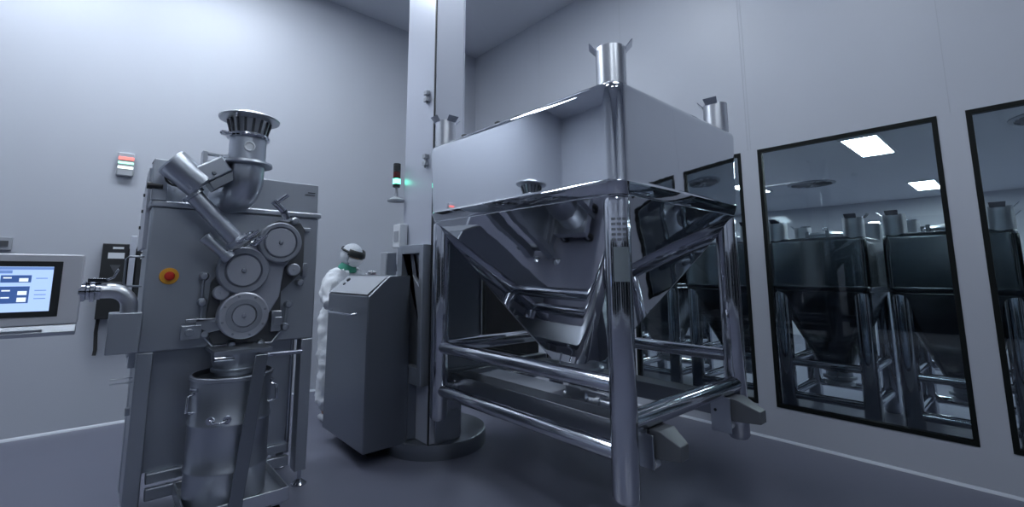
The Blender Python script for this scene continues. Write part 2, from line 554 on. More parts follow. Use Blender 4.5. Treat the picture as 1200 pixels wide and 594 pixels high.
# latches on the top edge, sticker and etched lettering on the near leg
for (y) in (.10, .48):
    MB().box(-.69, -.655, y - .035, y + .035, 2.385, 2.402).box(-.685, -.66, y - .018, y + .018, 2.402, 2.418).build('edge_clip', 'darkgrey', bin0, bevel=.003)
def leg_patch(z0, z1, a0, a1, rad, name, m):
    mb = MB()
    c = Vector((-.6425, -.8025, 0))
    n = 8
    vs = []
    for rr in (rad, rad + .0012):
        for z in (z0, z1):
            for k in range(n + 1):
                a = a0 + (a1 - a0) * k / n
                vs.append(c + Vector((math.cos(a) * rr, math.sin(a) * rr, z)))
    w = n + 1
    fs = [(k, k + 1, w + k + 1, w + k) for k in range(n)] + [(2 * w + k, 3 * w + k, 3 * w + k + 1, 2 * w + k + 1) for k in range(n)]
    fs += [(k, 2 * w + k, 2 * w + k + 1, k + 1) for k in range(n)] + [(w + k, w + k + 1, 3 * w + k + 1, 3 * w + k) for k in range(n)]
    fs += [(0, w, 3 * w, 2 * w), (n, 2 * w + n, 3 * w + n, w + n)]
    mb.add(vs, fs)
    return mb.build(name, m, bin0)
va = math.atan2(-1.345, -1.955)
leg_patch(1.36, 1.53, va - .35, va + .85, .0652, 'sticker', 'sticker')
for k in range(5):
    for q in range(3):
        leg_patch(1.56 + k * .026, 1.572 + k * .026, va - .45 + q * .42, va - .13 + q * .42, .0652, 'etched_line', 'etch')

# containers in the storage room beyond the windows
cont = [(1.37, 'steel container nearest the left edge of the wide window, seen through glass'),
        (.43, 'steel container at the right side of the wide window, behind the glass'),
        (2.31, 'steel container seen through the glass between the rear legs of the raised container'),
        (3.25, 'steel container seen through the glass behind the polished hopper'),
        (-.51, 'steel container seen through the rightmost window'),
        (4.19, 'steel container beyond the windows, closest to the far room corner')]
proto = None
for y, lab in cont:
    if proto is None:
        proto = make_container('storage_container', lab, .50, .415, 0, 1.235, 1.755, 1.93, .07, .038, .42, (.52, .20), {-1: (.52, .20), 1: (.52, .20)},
                               mtank='tank_darkrefl', group='containers stored beyond the windows', big=False, cr=.07)
        c = proto
    else:
        c = copy_tree(proto)
        tag(c, lab)
    c.location = (5.35 + .43, y, 0)
back = [(.92, 'second-row steel container standing behind the gap between the two nearest ones')]
for y, lab in back:
    c = copy_tree(proto)
    tag(c, lab)
    c.location = (8.6, y, 0)
    c.rotation_euler.z = PI / 2

# ------------------------------------------------------------------ lifting column
lc = empty('lifting_column', (2.23, 3.43, 0), 'tall pale steel lifting column on a round floor plate, holding the polished container', 'lifting column')
def L(mb, name, m, **k):
    """build in world coordinates, parent to the column"""
    par = k.pop('parent', lc)
    o = mb.build(name, m, par, **k)
    if par is lc: o.location = (-2.23, -3.43, 0)
    return o
L(MB().lathe([(0.001, .12), (.415, .12), (.432, .112), (.435, .10), (.435, 0), (.001, 0)], (2.23, 3.43, 0), n=72), 'base_plate', 'satin_darkrefl')
L(MB().box(1.95, 2.25, 3.08, 3.55, .12, HC), 'mast', 'mast', bevel=.006)
L(MB().box(1.952, 2.248, 3.074, 3.08, 1.7, HC).box(1.955, 1.965, 3.066, 3.075, .14, HC).box(2.238, 2.248, 3.066, 3.075, .14, HC), 'guide_rail', 'mast', bevel=.002)
L(MB().box(1.945, 1.953, 3.07, 3.085, .12, HC), 'rail_gap', 'dark', smooth=False)
L(MB().box(2.0, 2.22, 3.060, 3.074, .12, .34).box(1.98, 2.24, 3.055, 3.074, .30, .33), 'lower_cover', 'satin', bevel=.002)
for z in (2.33, 2.88):
    mb = MB()
    for q in (-.045, .015):
        mb.box(1.915, 1.95, 3.15, 3.20, z + q, z + q + .035)
        mb.cyl((1.93, 3.175, z + q), (1.93, 3.175, z + q - .02), .008)
    L(mb, 'cable_connector', 'greyplastic', bevel=.003)
L(MB().box(2.25, 2.30, 3.42, 3.54, 2.72, 3.02).box(2.30, 2.335, 3.45, 3.51, 2.60, 2.96).cyl((2.32, 3.48, 2.98), (2.32, 3.48, 3.03), .03), 'limit_switch', 'greyplastic', bevel=.004)
# carriage on the side
cg = MB()
a0, a1 = 1.875, 1.95
cg.box(a0, a1, 3.42, 3.50, .55, 1.63)
cg.box(a0, a1, 3.09, 3.14, .55, 1.63)
cg.box(a0, a1, 3.14, 3.42, 1.56, 1.63)
cg.box(a0, a1, 3.14, 3.42, .55, .68)
cg.box(1.93, 1.95, 3.14, 3.42, .68, 1.56)
L(cg, 'carriage', 'machine', bevel=.004)
L(MB().prism([(1.885, 3.42, 1.56), (1.885, 3.30, 1.56), (1.885, 3.14, 1.0), (1.885, 3.14, 1.28)], (.03, 0, 0)), 'gusset', 'machine', bevel=.002)
# rear plate between the legs
L(MB().box(2.06, 2.425, 3.045, 3.062, .66, 1.86).box(2.419, 2.425, 3.03, 3.045, .66, 1.86), 'back_plate', 'satin_darkrefl', bevel=.002)
L(MB().box(2.06, 3.2, 3.03, 3.10, .50, .66).box(2.12, 2.5, 2.99, 3.05, .52, .64), 'cross_beam', 'satin_darkrefl', bevel=.004)
# forks
for (x0, x1, tip) in ((2.105, 2.265, 1.17), (2.985, 3.15, 1.13)):
    fk = MB()
    fk.box(x0, x0 + .012, 1.32, 3.03, .52, .632)
    fk.box(x1 - .012, x1, 1.32, 3.03, .52, .632)
    fk.box(x0 + .012, x1 - .012, 1.32, 3.03, .60, .632)
    f_ = L(fk, 'fork_arm', 'satin_darkrefl', bevel=.003)
    y0 = 1.32
    ns = MB()
    w0, w1 = x0 + .02, x1
    xm = (x0 + x1) / 2 + .01
    A = [(w0, y0, .50), (w1, y0, .50), (w1, y0, .632), (w0, y0, .632)]
    y2 = y0 - .06
    B = [(w0, y2, .50), (w1, y2, .50), (w1, y2, .632), (w0, y2, .632)]
    Cc = [(w0 + .03, tip, .505), (w1 - .03, tip, .505), (w1 - .03, tip, .575), (w0 + .03, tip, .575)]
    ns.loft([A, B, Cc])
    n_ = ns.build('fork_nose', 'nose', f_, bevel=.004)
    pl = MB()
    pl.box(x0 - .012, x0, y0 - .04, y0 + .08, .455 if x0 < 2.5 else .43, .615 if x0 < 2.5 else .64)
    n2 = pl.build('locking_plate', 'satin', f_, bevel=.002)
    MB().cyl((x0 - .016, y0 + .05, .555), (x0 - .010, y0 + .05, .555), .009, n=16).build('bolt_hole', 'dark', n2)
    MB().cyl((x0 + .03, y0 + .0, .465), (x0 + .075, y0 + .0, .465), .028, n=24).build('roller', 'white', f_)
# drive cover and actuator between the forks
L(MB().box(2.34, 2.60, 2.20, 3.02, .52, .60), 'drive_cover', 'mast', bevel=.006)
ac = MB()
ac.cyl((2.45, 1.62, .585), (2.45, 2.14, .585), .035)
for k in range(5):
    yy = 1.62 + k * .11
    ac.cyl((2.45, yy, .585), (2.45, yy + .03, .585), .052)
ac.box(2.40, 2.54, 1.94, 2.10, .53, .66)
ac.tube([(2.5, 1.7, .62), (2.56, 1.8, .68), (2.6, 1.95, .68), (2.58, 2.1, .62)], .012)
ac.tube([(2.42, 1.66, .62), (2.36, 1.75, .67), (2.37, 1.9, .67), (2.42, 2.0, .64)], .010)
L(ac, 'actuator', 'satin')
L(MB().box(2.38, 2.55, 1.6, 2.2, .50, .53), 'actuator_tray', 'satin_darkrefl')

# signal tower on the column
st = empty('signal_tower', (1.90, 3.60, 2.03), 'small black signal tower lit green on the left edge of the lifting column', 'signal light')
b = MB()
b.lathe([(.001, .0), (.075, .0), (.078, .012), (.05, .03), (.018, .045), (.012, .10), (.012, .13), (.001, .13)], n=28)
b.box(.0, .055, -.015, .015, .0, .012)
b.build('bracket', 'greyplastic', st)
z = .13
for nm, m, h in (('housing', 'dark', .03), ('lens_green', 'led_green', .045), ('housing', 'dark', .012), ('lens_red', 'red_off', .05), ('housing', 'dark', .012), ('lens_dark', 'dark', .05), ('cap', 'dark', .015)):
    MB().lathe([(.001, z), (.032, z), (.032, z + h - .003), (.029, z + h), (.001, z + h)], n=24).build(nm if nm == 'cap' or nm == 'housing' else 'lens', m, st)
    z += h
# junction box beside the column
jb = empty('junction_box', (1.87, 3.60, 1.36), 'small grey junction box beside the lifting column, above the console', 'junction box')
MB().box(-.07, .03, -.04, .06, .02, .22).box(.03, .08, -.02, .02, .06, .12).build('enclosure', 'greyplastic', jb, bevel=.006)
MB().box(-.065, .025, -.046, -.04, .025, .215).build('cover', 'satin', jb, bevel=.002)
jb2 = empty('terminal_box', (1.90, 3.52, 1.62), 'pale label box on the lifting column just above its bracket', 'terminal box')
MB().box(-.03, .045, -.06, .06, 0, .20).build('enclosure', 'white', jb2, bevel=.005)
MB().box(-.034, -.03, -.04, .04, .05, .14).build('label_plate', 'greyplastic', jb2)

# ------------------------------------------------------------------ control console
cn = empty('control_console', (1.73, 3.60, 0), 'dark-reflecting steel control console with a sloping top, standing in front of the lifting column', 'console')
def P(mb, par, off, name, m, **k):
    o = mb.build(name, m, par, **k)
    o.location = (-off[0], -off[1], -off[2])
    return o
co = (1.73, 3.60, 0)
poly = [(1.515, 3.26, .105), (1.872, 3.26, .105), (1.872, 3.26, 1.385), (1.69, 3.26, 1.385), (1.515, 3.26, 1.225)]
P(MB().prism(poly, (0, .80, 0)), cn, co, 'body', 'satin_darkrefl', bevel=.008)
dv = Vector((.175, 0, .15)).normalized()
mt = Matrix.Translation((1.596, 3.66, 1.306)) @ Matrix.Rotation(-math.atan2(.16, .19), 4, 'Y')
P(MB().box(-.105, .105, -.38, .38, 0, .004, mt), cn, co, 'sloping_top', 'greyplastic')
P(MB().cyl(mt @ Vector((.05, .25, .004)), mt @ Vector((.05, .25, .02)), .018).cyl(mt @ Vector((.0, .25, .004)), mt @ Vector((.0, .25, .014)), .013), cn, co, 'push_button', 'darkgrey')
P(MB().tube([(1.50, 3.42, 1.09), (1.465, 3.43, 1.085), (1.46, 3.46, 1.083), (1.46, 3.88, 1.083), (1.465, 3.91, 1.085), (1.50, 3.92, 1.09)], .009), cn, co, 'handle', 'tube')
P(MB().box(1.66, 1.84, 3.50, 3.95, 0, .107), cn, co, 'shadow_plinth', 'dark')  # dark block stands for the shadow under the console
P(MB().box(1.872, 1.948, 3.26, 3.9, .125, .545), cn, co, 'side_cover', 'satin_darkrefl', bevel=.003)

# ------------------------------------------------------------------ roller machine
mo = (.65, 3.7, 0)
mc = empty('roller_machine', mo, 'tall grey steel roller machine with round rotors, inlet pipe elbow and orange stop button', 'machine')
def Q(mb, name, m, **k):
    par = k.pop('parent', None)
    if par is not None:
        return mb.build(name, m, par, **k)
    return P(mb, mc, mo, name, m, **k)
MX0, MX1, MY = .175, 1.135, 3.30
MD = 3.78
ZT = 1.79
cb = MB()
# upper cabinet with a folded rim
cb.box(MX0, MX1, MY, MD, .955, ZT)
Q(cb, 'cabinet', 'machine', bevel=.012)
Q(MB().box(MX0 - .012, MX1 + .012, MY - .015, MD, ZT, ZT + .035), 'top_ledge', 'satin', bevel=.008)
for (a_, b_, c_, d_, e_) in ((MX0, MX0 + .075, MY, MY + .10, .10), (MX1 - .075, MX1, MY, MY + .10, .10), (MX0, MX0 + .10, MD - .10, MD, .10), (MX1 - .10, MX1, MD - .10, MD, .10)):
    Q(MB().box(a_, b_, c_, d_, e_, .955), 'frame_post', 'machine', bevel=.006)
Q(MB().box(MX0 + .075, MX1 - .13, 3.42, 3.44, .27, .955), 'recess_panel', 'machine')
Q(MB().box(MX0 + .10, MX1 - .10, MY + .05, MY + .09, .135, .20).box(MX0 + .10, MX1 - .10, 3.38, 3.44, .215, .27), 'lower_beam', 'machine', bevel=.006)
Q(MB().box(MX0 + .004, MX0 + .05, MY + .1, MD - .1, .10, .955), 'side_panel', 'machine')
Q(MB().box(MX1 - .19, MX1 - .13, 3.44, 3.52, .20, .955).box(MX1 - .14, MX1 - .09, 3.5, 4.0, .13, .19), 'inner_post', 'satin_darkrefl')
Q(MB().cyl((MX1 - .095, MY + .13, .2), (MX1 - .095, MY + .13, .94), .012), 'drain_tube', 'tube')
for (x, y) in ((MX0 + .05, MY + .05), (MX1 - .025, MY + .05), (MX0 + .05, MD - .05), (MX1 - .05, MD - .05)):
    Q(MB().lathe([(.001, 0), (.05, 0), (.05, .008), (.02, .03), (.013, .035), (.013, .11), (.001, .11)], (x, y, 0), n=24), 'levelling_foot', 'tube')
# raised service panel behind
Q(MB().box(.43, 1.155, MY + .10, MY + .16, ZT + .035, 2.05), 'rear_panel', 'machine', bevel=.004)
Q(MB().box(1.08, 1.13, MY + .094, MY + .10, 1.985, 1.99).box(1.06, 1.13, MY + .094, MY + .10, 1.968, 1.972), 'panel_marking', 'dark')
# curved side cowl
Q(MB().prism([(MX0, 3.45, 1.55), (MX0, 3.95, 1.55), (MX0, 3.95, 1.74), (MX0, 3.90, 1.86), (MX0, 3.80, 1.97), (MX0, 3.62, 2.04), (MX0, 3.45, 2.04)], (-.02, 0, 0)), 'side_cowl', 'mast')
for (y, z) in ((3.72, 1.80), (3.82, 1.70), (3.68, 1.9)):
    Q(MB().cyl((MX0 - .03, y, z), (MX0 - .02, y, z), .011, n=14), 'bolt', 'dark')
# top left bracket, motor, belt case
Q(MB().box(.165, .24, MY - .02, MY + .16, ZT + .035, 2.07).box(.165, .35, MY + .14, MY + .16, ZT + .035, 2.07), 'motor_bracket', 'satin', bevel=.004)
Q(MB().cyl((.155, MY - .03, 1.905), (.215, MY - .03, 1.905), .014).cyl((.14, MY - .03, 1.905), (.165, MY - .03, 1.905), .02), 'cable_gland', 'dark')
md = Vector((.235, 0, -.19)).normalized()
m0 = Vector((.225, 3.12, 2.035))
m1 = m0 + md * .21
Q(MB().lathe([(.001, 0), (.078, 0), (.086, .01), (.086, .20), (.075, .21), (.001, .21)], m0, md, n=32), 'drive_motor', 'satin')
Q(MB().tube(arc(m0 + md * .09 + Vector((0, -.0, 0)), (-.7, 0, -.7), (.5, -.1, -.5), .098, -1.4, 1.2, 12), .006), 'motor_cable', 'dark')
rt = Matrix.Translation((.405, 3.12, 1.985)) @ Matrix.Rotation(-math.radians(36), 4, 'Y')
Q(MB().box(-.135, .115, -.07, .07, -.052, .052, rt), 'gear_case', 'satin', bevel=.01)
Q(MB().box(-.03, .115, -.06, .06, -.105, -.052, rt).cyl(rt @ Vector((.02, -.08, -.02)), rt @ Vector((.02, -.07, -.02)), .012), 'gear_flange', 'satin_darkrefl', bevel=.005)
Q(MB().box(.375, .40, 3.08, 3.16, 1.99, 2.115).box(.375, .62, 3.10, 3.125, 2.095, 2.112), 'support_strut', 'satin', bevel=.002)
# slanting feed tube
f0, f1 = Vector((.345, 3.13, 1.86)), Vector((.60, 3.13, 1.585))
fdn = (f1 - f0).normalized()
Q(MB().lathe([(.001, 0), (.062, 0), (.062, .018), (.047, .022), (.047, (f1 - f0).length - .03), (.062, (f1 - f0).length - .025), (.062, (f1 - f0).length), (.001, (f1 - f0).length)], f0, fdn, n=32), 'feed_tube', 'satin')
# clamps where the tube meets the housing
cl = MB()
for q, (px_, pz_) in enumerate(((.60, 1.60), (.655, 1.63), (.70, 1.60))):
    cl.torus((px_, 3.12, pz_), (fdn.x, .3, fdn.z), .035, .010)
    cl.cyl((px_ - .02, 3.06, pz_ - .02), (px_ + .03, 3.02, pz_ + .03), .008)
Q(cl, 'tube_clamp', 'tube')
Q(MB().cyl((.44, 3.13, 1.60), (.545, 3.13, 1.50), .03).cyl((.425, 3.13, 1.615), (.45, 3.13, 1.59), .036).cyl((.53, 3.13, 1.515), (.56, 3.13, 1.49), .04), 'side_nozzle', 'satin')
Q(MB().cyl((.78, 3.12, 1.86), (.845, 3.12, 1.80), .020).cyl((.79, 3.12, 1.84), (.85, 3.06, 1.90), .012).cyl((.845, 3.12, 1.80), (.875, 3.16, 1.765), .022), 'upper_valve', 'tube')
# inlet: funnel, collars, elbow
fx, fy = .612, 3.12
zc = 0
Q(MB().lathe([(.095, 2.25), (.118, 2.345), (.168, 2.352), (.172, 2.362), (.165, 2.368), (.10, 2.395), (.001, 2.402)], (fx, fy, 0), n=48), 'inlet_funnel', 'stub')
ribs = MB()
for k in range(16):
    a = 2 * PI * k / 16
    c = Vector((fx + .112 * math.cos(a), fy + .112 * math.sin(a), 0))
    ribs.cyl((c.x - .012 * math.cos(a), c.y - .012 * math.sin(a), 2.262), (c.x + .01 * math.cos(a), c.y + .01 * math.sin(a), 2.342), .007, n=8)
Q(ribs, 'funnel_ribs', 'darkgrey')
Q(MB().lathe([(.09, 2.225), (.118, 2.23), (.122, 2.24), (.118, 2.252), (.09, 2.255)], (fx, fy, 0), n=48).box(fx - .155, fx - .10, fy - .05, fy - .02, 2.228, 2.252).cyl((fx - .16, fy - .035, 2.24), (fx - .09, fy - .06, 2.24), .009), 'clamp_ring', 'tube')
Q(MB().lathe([(.103, 2.085), (.103, 2.23)], (fx, fy, 0), n=48), 'inlet_collar', 'satin')
va2 = Vector((-fx * .6, -fy, 0)).normalized()
Q(MB().lathe([(.001, .004), (.030, .004), (.030, 0), (.001, 0)], Vector((fx, fy, 2.165)) + va2 * .103, va2, n=24).torus(Vector((fx, fy, 2.165)) + va2 * .106, va2, .026, .006), 'sight_glass', 'white')
Q(MB().lathe([(.09, 2.058), (.142, 2.06), (.146, 2.068), (.142, 2.082), (.09, 2.085)], (fx, fy, 0), n=48), 'flange', 'satin')
# elbow sweeping down and back to the housing
ed_ = Vector((-.22, .95, 0)).normalized()
R = .13
pts = [Vector((fx, fy, 2.065)), Vector((fx, fy, 2.04))]
for k in range(1, 13):
    a = (PI / 2) * k / 12 * 1.08
    pts.append(Vector((fx, fy, 2.01 - .0 - R * math.sin(a))) + ed_ * R * (1 - math.cos(a)))
pts.append(pts[-1] + (pts[-1] - pts[-2]).normalized() * .12)
Q(MB().tube(pts, .101, n=40), 'inlet_elbow', 'satin')
# rotor housing
hp = [(.50, 1.34), (.585, 1.50), (.64, 1.56), (.80, 1.72), (.86, 1.755), (1.0, 1.745), (1.03, 1.70), (1.035, 1.42), (.90, 1.28), (.905, 1.03), (.86, .965), (.53, .975), (.485, 1.07)]
Q(MB().prism([(x, MY - .035, z) for x, z in hp], (0, .05, 0)), 'housing_recess', 'darkgrey', bevel=.003)
def plate(name, pts, y0, y1, m, bev=.006):
    return Q(MB().prism([(x, y0, z) for x, z in pts], (0, y1 - y0, 0)), name, m, bevel=bev)
plate('housing_plate', [(.60, 1.50), (.75, 1.66), (.80, 1.70), (.95, 1.70), (.985, 1.55), (.90, 1.44), (.88, 1.25), (.80, 1.10), (.66, 1.02), (.56, 1.09), (.55, 1.25), (.56, 1.40)], MY - .075, MY - .03, 'rotor_face')
def rotor(x, z, r, ri, nm, thick=.06, ring='rotor_ring', face='rotor'):
    y = MY - .07
    q = Q(MB().lathe([(r, .0), (r, thick - .008), (r - .008, thick), (ri + .012, thick), (ri + .004, thick - .012), (.001, thick - .012)], (x, y, z), (0, -1, 0), n=56), nm, ring)
    d = MB().lathe([(.001, thick + .004), (ri * .12, thick + .004), (ri * .12, thick + .002), (ri - .004, thick + .002), (ri, thick - .003), (ri, thick - .013)], (x, y, z), (0, -1, 0), n=56)
    d.build('rotor_disc', face, q)
    h = MB().lathe([(.001, thick + .016), (.012, thick + .014), (.014, thick + .002)], (x, y, z), (0, -1, 0), n=20)
    h.build('centre_bolt', 'rotor_ring', q)
    return q
rotor(.855, 1.60, .132, .093, 'upper_rotor')
rotor(.652, 1.418, .145, .094, 'middle_rotor')
rt_ = rotor(.668, 1.145, .140, .066, 'lower_rotor', .075, 'rotor', 'rotor_face')
MB().lathe([(.100, .070), (.100, .079), (.096, .0795), (.071, .079), (.069, .066)], (.668, MY - .07, 1.145), (0, -1, 0), n=56).build('inner_ring', 'rotor_ring', rt_)
bl = MB()
for k in range(8):
    a = 2 * PI * k / 8 + .3
    bl.cyl((.668 + .12 * math.cos(a), MY - .15, 1.145 + .12 * math.sin(a)), (.668 + .12 * math.cos(a), MY - .14, 1.145 + .12 * math.sin(a)), .007, n=10)
bl.build('ring_bolts', 'rotor_ring', rt_)
for (x, z, r) in ((.545, 1.285, .043), (.955, 1.425, .040)):
    Q(MB().lathe([(.001, .062), (r * .2, .062), (r * .22, .056), (r - .006, .056), (r, .05), (r, 0)], (x, MY - .05, z), (0, -1, 0), n=32), 'hand_wheel', 'rotor')
# knobs round the housing
kn = [(.455, 1.385), (.457, 1.228), (.48, 1.043), (1.01, 1.338), (.945, 1.198), (.932, 1.05), (.628, .965), (.79, .962), (.955, 1.755)]
for (x, z) in kn:
    Q(MB().lathe([(.001, .07), (.018, .068), (.026, .055), (.026, .03), (.012, .022), (.012, 0)], (x, MY - .005, z), (0, -1, 0), n=24), 'clamp_knob', 'satin')
lev = MB()
lev.box(.38, .56, MY - .075, MY - .055, 1.115, 1.135).box(.36, .46, MY - .085, MY - .045, 1.02, 1.10).cyl((.40, MY - .10, 1.06), (.40, MY - .04, 1.06), .022)
lev.prism([(.43, MY - .075, 1.14), (.60, MY - .075, 1.10), (.60, MY - .075, 1.07), (.50, MY - .075, 1.05), (.43, MY - .075, 1.09)], (0, .03, 0))
Q(lev, 'hinge_arm', 'satin', bevel=.004)
Q(MB().box(.84, .90, MY - .08, MY - .04, 1.03, 1.16).box(.86, .905, MY - .085, MY - .035, 1.07, 1.12), 'latch_block', 'satin', bevel=.004)
Q(MB().tube([(.455, MY - .03, 1.39), (.46, MY - .03, 1.05), (.53, MY - .03, .965), (.86, MY - .03, .955), (.935, MY - .03, 1.05), (.945, MY - .03, 1.20)], .008), 'clamp_rail', 'satin')
Q(MB().box(.97, 1.05, MY - .03, MY - .01, 1.45, 1.465).box(1.03, 1.06, MY - .04, MY, 1.38, 1.47).box(.985, 1.07, MY - .03, MY, 1.69, 1.715), 'sensor_bracket', 'satin', bevel=.002)
# discharge spout
Q(MB().lathe([(.13, .96), (.125, .90), (.115, .86), (.125, .855), (.125, .84), (.105, .835), (.10, .80), (.001, .80)], (.635, 3.13, 0), n=36).box(.50, .80, 3.0, 3.30, .945, .965), 'discharge_spout', 'satin')
Q(MB().cyl((.50, 3.0, .925), (1.0, 3.10, .905), .013), 'locking_bar', 'tube')
# emergency stop
es = Q(MB().lathe([(.001, .012), (.046, .012), (.048, .008), (.048, 0)], (.288, MY, 1.385), (0, -1, 0), n=32), 'emergency_stop', 'yellow', label='orange plate with a red mushroom button')
MB().lathe([(.001, .04), (.018, .038), (.026, .03), (.022, .02), (.012, .012)], (.288, MY, 1.385), (0, -1, 0), n=28).build('button', 'red', es)
# side boxes and handles on the left flank
Q(MB().tube([(MX0, 3.5, 1.50), (MX0 - .07, 3.5, 1.50), (MX0 - .085, 3.5, 1.485), (MX0 - .085, 3.5, 1.34), (MX0 - .07, 3.5, 1.325), (MX0, 3.5, 1.325)], .006), 'side_handle', 'satin_darkrefl')
Q(MB().box(MX0 - .03, MX0, 3.42, 3.50, .86, .97).cyl((MX0 - .04, 3.46, .93), (MX0 - .03, 3.46, .93), .014).box(MX0 - .02, MX0, 3.42, 3.46, .60, .64).box(MX0 - .10, MX0, 3.44, 3.46, .80, .806).box(MX0 - .10, MX0, 3.44, 3.46, .775, .781), 'hinge', 'satin', bevel=.002)

# ------------------------------------------------------------------ control panel on its arm
ho = (-.30, 3.1, 1.3)
hm = empty('operator_panel', ho, 'grey steel operator panel with a lit blue touch screen at the left edge', 'control panel')
def H(mb, name, m, **k): return P(mb, hm, ho, name, m, **k)
HY = 3.10
hx0, hx1 = -.80, -.082
H(MB().box(hx0, hx1, HY, HY + .10, 1.155, 1.492), 'housing', 'panelface', bevel=.006)
H(MB().prism([(hx0, HY, 1.153), (hx0, HY - .012, 1.12), (hx0, HY + .02, 1.10), (hx0, HY + .10, 1.10), (hx0, HY + .10, 1.153)], (hx1 - hx0 - .004, 0, 0)).box(hx0, hx1 - .12, HY - .018, HY - .004, 1.128, 1.138), 'lower_lip', 'satin', bevel=.002)
bz0, bz1 = -.72, -.157
H(MB().box(bz0, bz1, HY - .004, HY, 1.195, 1.458), 'bezel', 'dark', bevel=.002)
sx0, sx1, sz0, sz1 = -.69, -.188, 1.222, 1.432
sc_ = H(MB().box(sx0, sx1, HY - .006, HY - .004, sz0, sz1), 'screen', 'screen', smooth=False)
def S(x0, x1, z0, z1, m, nm):
    MB().box(x0, x1, HY - .0075, HY - .006, z0, z1).build(nm, m, sc_, smooth=False)
S(sx0, sx1, 1.418, 1.430, 'screen_mid', 'title_bar')
S(sx0, -.36, sz0, 1.236, 'screen_mid', 'status_bar')
S(-.375, -.325, 1.400, 1.415, 'screen_mid', 'button_block')
for (a, b, c, d) in ((-.36, -.26, 1.358, 1.392), (-.362, -.262, 1.262, 1.340), (-.52, -.41, 1.262, 1.355), (-.66, -.55, 1.262, 1.355)):
    S(a, b, c, d, 'screen_dark', 'value_block')
for (a, b, c, d) in ((-.352, -.325, 1.377, 1.383), (-.352, -.325, 1.318, 1.324), (-.352, -.325, 1.286, 1.292), (-.30, -.27, 1.362, 1.378), (-.30, -.27, 1.300, 1.318), (-.30, -.27, 1.268, 1.288), (-.50, -.44, 1.30, 1.306), (-.64, -.58, 1.30, 1.306)):
    MB().box(a, b, HY - .009, HY - .0075, c, d).build('value_text', 'screen_white', sc_, smooth=False)
for z_ in (1.375, 1.318, 1.298, 1.28):
    S(-.245, -.205, z_, z_ + .004, 'screen_mid', 'text_line')
# coupling, elbow pipe, support box
H(MB().lathe([(.001, -.01), (.052, -.01), (.052, .014), (.044, .02), (.044, .03), (.055, .035), (.055, .05), (.044, .055), (.044, .075)], (hx1, HY + .05, 1.31), (1, 0, 0), n=32), 'coupling', 'tube')
pe = [Vector((hx1 + .06, HY + .05, 1.31)), Vector((.03, HY + .05, 1.31))] + arc((.03, HY + .05, 1.225), (0, 0, 1), (1, 0, 0), .085, .15, PI / 2, 9) + [Vector((.115, HY + .05, 1.19))]
H(MB().tube(pe, .038, n=28), 'elbow_pipe', 'stub')
H(MB().box(hx1 + .02, hx1 + .10, HY + .02, HY + .06, 1.355, 1.375).tube([(hx1 + .09, HY + .03, 1.365), (hx1 + .12, HY + .0, 1.38), (hx1 + .135, HY - .01, 1.42)], .006), 'clamp_lever', 'tube', bevel=.001)
H(MB().box(.035, .172, HY + .01, HY + .14, .985, 1.195).box(.10, .175, HY + .14, HY + .34, 1.02, 1.15), 'support_box', 'machine', bevel=.005)

# ------------------------------------------------------------------ things on the back wall
sl = empty('wall_signal_light', (.065, YB, 2.35), 'small wall-mounted signal light with glowing red and white bands, upper left', 'signal light')
MB().box(-.068, .068, -.05, 0, 0, .235).build('casing', 'casing', sl, bevel=.012)
MB().box(-.06, .06, -.058, -.05, .160, .190).build('lens', 'led_red', sl, bevel=.004)
MB().box(-.06, .06, -.058, -.05, .118, .140).build('lens', 'led_greenw', sl, bevel=.004)
MB().box(-.06, .06, -.058, -.05, .070, .095).build('lens', 'led_white', sl, bevel=.004)
eb = empty('wall_equipment_box', (.25, YB, .98), 'black equipment box with white labels on the back wall behind the elbow pipe', 'equipment box')
MB().box(-.285, -.09, -.12, 0, 0, .70).box(-.03, .15, -.12, 0, 0, .68).box(-.09, -.03, -.06, 0, .0, .66).build('casing', 'dark', eb, bevel=.006)
for (a_, b_, c_, d_) in ((-.24, -.12, .56, .615), (-.21, -.13, .65, .67), (.0, .08, .56, .61), (.0, .06, .63, .65)):
    MB().box(a_, b_, -.124, -.12, c_, d_).build('label_plate', 'white', eb)
MB().box(-.085, -.04, -.16, -.12, -.03, .78).build('cable_duct', 'mast', eb, bevel=.006)
MB().box(-.265, -.115, -.128, -.12, .22, .34).build('cover_plate', 'darkgrey', eb, bevel=.002)
MB().prism([(-.22, -.121, .50), (-.14, -.121, .50), (-.18, -.121, .42)], (0, -.004, 0)).build('warning_mark', 'darkgrey', eb)
MB().tube([(-.26, -.05, 0), (-.265, -.045, -.12), (-.255, -.04, -.28), (-.26, -.05, -.33)], .014).build('cable', 'rubber', eb)
wb = empty('wall_box', (-.70, YB, 1.60), 'small grey box on the back wall above the operator panel, cut by the frame', 'wall box')
MB().box(-.12, .07, -.04, 0, 0, .11).build('casing', 'greyplastic', wb, bevel=.004)
MB().box(-.09, .05, -.046, -.04, .03, .08).build('cover', 'darkgrey', wb, bevel=.002)

